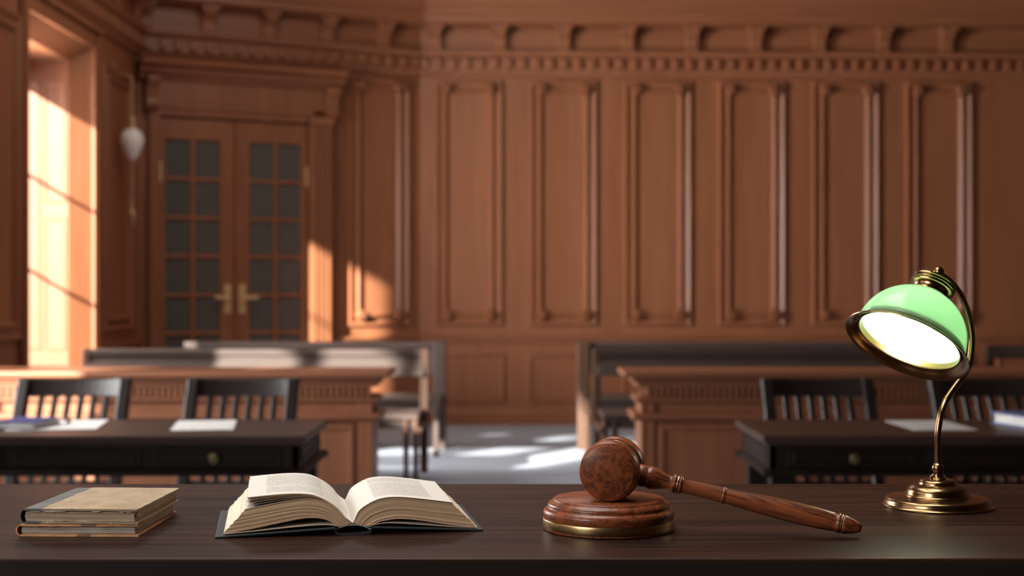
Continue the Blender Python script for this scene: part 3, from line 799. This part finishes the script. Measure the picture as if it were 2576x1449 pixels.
for s, e0 in ((-1,[(.0185,.0098),(.030,.0112),(.050,.0108),(.076,.0090),(.112,.0060),(.142,.0040)]),(1,[(.0185,.0090),(.030,.0108),(.046,.0112),(.0786,.0084),(.112,.0052),(.140,.0034)])):
    lo = [(s*a,b_) for a,b_ in e0]; hi = [(s*a,b_+.0009) for a,b_ in e0]
    loft('endpaper', lo, hi, .003, .185, PM(M['sheet']), 1, .0001)
for s, w_ in ((-1,.1515),(1,.1465)):
    m = MB(); m.prism([(s*.0205,.0064),(s*w_,.0),(s*w_,.0024),(s*.0205,.0088)], 0, .189, 'y'); m.build('cover_board', M['board'], ob, bevel=.0008, seg=3)
sp = [(-.0215,.0086),(-.0200,.0020),(-.0165,.0004),(0,.0),(.0165,.0004),(.0200,.0020),(.0215,.0080)]
sc2 = smooth_curve(sp, 25); inner = [(p_.x*.93, p_.y+.0014) for p_ in sc2]
MB().prism([(p_.x,p_.y) for p_ in sc2] + inner[::-1], 0, .189, 'y').build('spine', M['board'], ob, smooth=40)
hb = smooth_curve([(-.0190,.0068),(-.010,.0100),(0,.0112),(.010,.0098),(.0190,.0060)], 21)
MB().prism([(p_.x,p_.y) for p_ in hb] + [(p_.x,p_.y-.0011) for p_ in hb][::-1], .004, .186, 'y').build('headband', M['lining'], ob, smooth=40)

# ------------------------------------------------------------------ two old closed books on the left
def old_book(name, label, loc, rz, w, d, h, cov, spine_m, pages, bow=.0):
    r = thing(name, label, 'book', loc, rz, 'closed books stacked on the desk')
    bt = .0022; ov = .0035
    def board(z0, nm):
        m = MB(); n = 16; vs = []; fs = []
        for i in range(n+1):
            x = .003+(w-.003)*i/n
            for j in range(n+1):
                y = d*j/n
                ey = random.uniform(-.0005,.0005) if j in (0,n) else 0
                ex = random.uniform(-.0005,.0005) if i == n else 0
                zz = bow*math.sin(PI*i/n)*.5 + (random.uniform(-.0002,.0002))
                vs.append((x+ex,y+ey,z0+zz)); 
        o0 = len(vs); vs += [(x,y,z+bt) for x,y,z in vs]
        for i in range(n):
            for j in range(n):
                a = i*(n+1)+j; fs.append((a,a+1,a+n+2,a+n+1)); fs.append((o0+a,o0+a+n+1,o0+a+n+2,o0+a+1))
        for i in range(n):
            a = i*(n+1); fs.append((a,a+n+1,o0+a+n+1,o0+a)); a += n; fs.append((a,o0+a,o0+a+n+1,a+n+1))
            a = i; fs.append((a,o0+a,o0+a+1,a+1)); a = n*(n+1)+i; fs.append((a,a+1,o0+a+1,o0+a))
        m.add(vs, fs); m.build(nm, cov, r, smooth=40)
    board(0, 'back_cover'); board(h-bt, 'front_cover')
    m = MB(); n = 10; vs = []; fs = []
    for i in range(n+1):          # page block with a rounded back and a slightly hollow fore-edge
        z = bt+(h-2*bt)*i/n; q = 1-((i-n/2)/(n/2))**2
        j = [random.uniform(-.0006,.0006) for _ in range(3)]
        vs += [(.004-.0015*q,ov+j[0],z),(w-ov-.0012*q+j[1],ov+j[0],z),(w-ov-.0012*q+j[1],d-ov+j[2],z),(.004-.0015*q,d-ov+j[2],z)]
    for i in range(n):
        for k_ in range(4): fs.append((i*4+k_,i*4+(k_+1)%4,i*4+4+(k_+1)%4,i*4+4+k_))
    fs += [(3,2,1,0),tuple(n*4+k_ for k_ in range(4))]
    m.add(vs, fs); m.build('page_block', pages, r)
    # rounded spine shell
    oc = smooth_curve([(.006,0),(.001,.0008),(-.002,h*.28),(-.0026,h*.5),(-.002,h*.72),(.001,h-.0008),(.006,h)], 21)
    ic = [(p_.x+.0016, min(max(p_.y,.0014),h-.0014)) for p_ in oc]
    MB().prism([(p_.x,p_.y) for p_ in oc] + ic[::-1], 0, d, 'y').build('spine', spine_m, r, smooth=45)
    return r
b1 = old_book('old_book', 'worn orange-brown closed book with rough page edges, lower of the two stacked on the desk', (-.548,1.578,DZ), R(-1), .1335, .170, .0135, M['orange_cover'], M['orange_cover'], M['rough_edge'])
b2 = old_book('old_book', 'stained tan closed book with grey cloth spine, upper of the two stacked on the desk', (-.5445,1.579,DZ+.0139), R(-2.2), .130, .172, .0166, M['old_cover'], M['grey_cloth'], M['old_edge'], .0006)
# torn paper along the head edge and a curled tab on the fore-edge of the upper book
m = MB()
for x0_, x1_, z_ in ((.008,.024,.0143),(.022,.040,.0141),(.034,.050,.0144),(.078,.088,.0141),(.108,.116,.0143),(.114,.126,.0144),(.006,.036,.0026),(.034,.050,.0031),(.060,.078,.0025),(.110,.126,.0026)):
    n = 6; vs = []; fs = []
    for i in range(n+1):
        x = x0_+(x1_-x0_)*i/n; hh = (.0003+.0010*math.sin(PI*i/n)*random.uniform(.5,1.1)); dz = hh if z_ < .005 else -hh
        vs += [(x,.0012,z_),(x,.0008,z_+dz),(x,.0038,z_),(x,.0038,z_+dz*.6)]
    for i in range(n):
        a = i*4; fs += [(a,a+4,a+5,a+1),(a+1,a+5,a+7,a+3),(a,a+2,a+6,a+4),(a+2,a+3,a+7,a+6)]
    m.add(vs, fs)
m.build('torn_paper_edge', M['sheet'], b2)
m = MB(); vs = []; fs = []; n = 12
for i in range(n+1):
    t = i/n; a = t*1.7*PI; x = .1262+.0016+.0016*math.sin(a)+.0010*t; y = .006+.0075*t; z = .0095+.0016*math.cos(a)-.001*t
    vs += [(x,y-.001,z-.0024),(x+.0008,y,z+.0026),(x+.0006,y-.001,z-.0024),(x+.0014,y,z+.0026)]
for i in range(n):
    a = i*4; fs += [(a,a+4,a+5,a+1),(a+2,a+3,a+7,a+6),(a+1,a+5,a+7,a+3),(a,a+2,a+6,a+4)]
m.add(vs, fs); m.build('curled_tab', M['sheet'], b2, smooth=50)

# ------------------------------------------------------------------ desk lamp
LX, LY = .539, 1.80
lp = thing('desk_lamp', 'lit brass desk lamp with tilted green glass shade at the right of the desk', 'lamp', (LX,LY,DZ))
BP = [(0,0),(.0680,0),(.0687,.0008),(.0687,.0021),(.0674,.0031),(.0664,.0044),(.0661,.0070),(.0654,.0092),(.0636,.0109),(.0605,.0117),(.0560,.0121),(.0412,.0128),(.0404,.0132),(.0402,.0146),(.0393,.0153),
      (.0389,.0162),(.0387,.0192),(.0377,.0222),(.0352,.0250),(.0308,.0272),(.0258,.0282),(.0241,.0286),(.0238,.0300),(.0229,.0324),(.0206,.0339),(.0180,.0344),(.0105,.0348),
      (.0100,.0354),(.0102,.0364),(.0096,.0371),(.0068,.0376),(.0066,.0384),(.0078,.0391),(.0076,.0402),(.0052,.0410),(.0050,.0416),(0,.0416)]
MB().lathe(BP, 96).build('base', M['brass'], lp, smooth=38)
m = MB().lathe([(0,.0405)] + [(.0076*math.cos(a), .0482+.0076*math.sin(a)) for a in [R(-75+15*i) for i in range(11)]] + [(0,.0556)], 32)
m.build('stem_ball', M['brass'], lp, smooth=60)
m = MB()
for x in (-.0095,-.0066): m.lathe([(0,0),(.0011,0),(.0011,.005),(.0017,.0055),(.0015,.0068),(0,.0072)], 12, 0, Matrix.Translation((x,-.004,.033 if x < -.008 else .035)))
m.build('thumb_screw', M['brass'], lp, smooth=40)
U = Vector((.8,.6,0))
PXY = [(557,1125),(557,1040),(557,960),(560,900),(570,850),(590,795),(618,750),(650,705),(682,662),(706,625),(722,580),(731,520),(735,460),(730,400),(719,340),(702,280),(680,228),(650,180),(618,142),(590,120),(568,106)]
pts = []
for x,y in PXY:
    px, py = 2100+x/2.13, 640+y/2.13
    k_ = (px-1288)/F; u = (k_*LY-LX)/(U.x-k_*U.y)
    if y > 940: u = 0
    d = LY+U.y*u; z = HC-(py-735)/F*d
    pts.append((U.x*u, U.y*u, z-DZ))
sm = []
P3 = [Vector(p_) for p_ in pts]; P3 = [P3[0]*2-P3[1]]+P3+[P3[-1]*2-P3[-2]]
for i in range(1,len(P3)-2):
    a,b_,c_,d_ = P3[i-1:i+3]
    for q in range(4):
        t = q/4; sm.append(.5*((2*b_)+(c_-a)*t+(2*a-5*b_+4*c_-d_)*t*t+(3*b_-a-3*c_+d_)*t**3))
sm.append(P3[-2])
sm[0] = Vector((0,0,.050))
MB().tube(sm, [.0041]*(len(sm)-14)+[.0041-.0010*i/13 for i in range(14)], 16).build('stem', M['brass'], lp, smooth=60)
axis = Vector((.449,.335,.81)).normalized()
ball = Vector(pts[-1]) + Vector((-.0028,-.0008,.0028))
rc = ball - axis*.112
Sq = Matrix.Translation(rc) @ axis.to_track_quat('Z','Y').to_matrix().to_4x4()
dome = []
for i in range(17):
    a = R(4+ (70-4)*i/16); dome.append((.0682*math.cos(a), .012+.0660*math.sin(a)))
outer = [(.0676,.0105)]+dome; innr = [(r-.0022 if r > .03 else r-.0018, z-.0016) for r,z in outer]
MB().lathe([innr[0]]+outer+innr[::-1], 72, 0, Sq).build('glass_shade', M['shade'], lp, smooth=60)
RIM = [(.0640,.0150),(.0655,.0145),(.0664,.0118),(.0668,.0100),(.0690,.0085),(.0715,.0055),(.0755,.0015),(.0785,.0000),(.0792,-.0008),(.0788,-.0018),(.0775,-.0014),
       (.0745,.0000),(.0705,.0040),(.0680,.0070),(.0662,.0078),(.0655,.0062),(.0642,.0066),(.0636,.0085),(.0640,.0150)]
MB().lathe(RIM, 96, 0, Sq).build('shade_rim', M['brass'], lp, smooth=50)
CAP = [(.0225,.0735),(.0258,.0742),(.0262,.0752),(.0250,.0764),(.0222,.0785),(.0215,.0805),(.0225,.0828),(.0262,.0840),(.0278,.0850),(.0278,.0864),(.0268,.0872),(.0270,.0880),(.0284,.0888),(.0286,.0902),
       (.0276,.0912),(.0274,.0920),(.0286,.0930),(.0284,.0946),(.0268,.0960),(.0215,.0985),(.0145,.1010),(.0085,.1030),(.0060,.1050),(.0056,.1062),(0,.1062)]
MB().lathe(CAP, 72, 0, Sq).build('shade_cap', M['brass'], lp, smooth=38)
m = MB().lathe([(0,-.0068)] + [(.0068*math.cos(a), .0068*math.sin(a)) for a in [R(-75+15*i) for i in range(11)]] + [(0,.0068)], 32, 0, Sq @ Matrix.Translation((0,0,.112)))
m.build('finial', M['brass'], lp, smooth=60)
m = MB().lathe([(0,-.022)] + [(.0190*math.cos(a), .0190*math.sin(a)) for a in [R(-80+10*i) for i in range(16)]] + [(.0120,.024),(.0120,.030),(0,.030)], 32, 0, Sq @ Matrix.Translation((0,0,.036)))
m.build('light_bulb', M['bulb'], lp, smooth=60)

# ------------------------------------------------------------------ light
w = bpy.data.worlds.new('world'); sc.world = w; w.use_nodes = True
bg = w.node_tree.nodes['Background']; bg.inputs[0].default_value = (.75,.86,1,1); bg.inputs[1].default_value = 4.0
sd = Vector((.707,1,-.42)).normalized()
sun = bpy.data.lights.new('sun', 'SUN'); sun.energy = 30.0; sun.angle = .026; sun.color = (1,.96,.90)
so = bpy.data.objects.new('sun', sun); COL.objects.link(so); so.rotation_euler = sd.to_track_quat('-Z','Y').to_euler(); so.location = (-8,-6,6)
def area(name, loc, target, sx, sy, power, col=(1,1,1)):
    l = bpy.data.lights.new(name, 'AREA'); l.shape = 'RECTANGLE'; l.size = sx; l.size_y = sy; l.energy = power; l.color = col
    o = bpy.data.objects.new(name, l); COL.objects.link(o); o.location = loc
    o.rotation_euler = (Vector(target)-Vector(loc)).to_track_quat('-Z','Y').to_euler(); return o
a0 = area('far_window_daylight', (-3.78,10.12,1.9), (0,10.2,2.35), .8, 2.1, 225, (1,.96,.92)); a0.data.spread = R(112)
area('bay_window_daylight', (-3.48,5.9,2.0), (0,5.9,1.9), 2.4, 1.8, 145, (1,.96,.92))
area('left_fill', (-3.4,1.2,2.4), (0,1.5,1.2), 2.4, 2.0, 22, (1,.96,.92))  # added fill from the left, the wall behind it has no opening
a3 = area('desk_top_fill', (-.5,2.0,3.3), (-.3,1.9,0), 2.4, 1.4, 34, (1,.97,.93)); a3.data.spread = R(110)  # added soft fill above the desk, no fixture hangs there
a4 = area('rear_fill', (-2.6,-.7,2.3), (0,1.7,1.0), 1.2, 1.2, 20, (1,.97,.93)); a4.data.spread = R(100)  # added front fill for camera-facing sides on the desk, no window behind it
area('hall_fill', (-1.3,9.6,4.45), (-1.2,10.1,0), 3.6, 3.0, 64, (1,.94,.88))  # added overhead fill to brighten the far walls
sc.view_settings.view_transform = 'Standard'; sc.view_settings.look = 'None'; sc.view_settings.exposure = 0; sc.view_settings.gamma = 1
sc.view_settings.use_curve_mapping = False
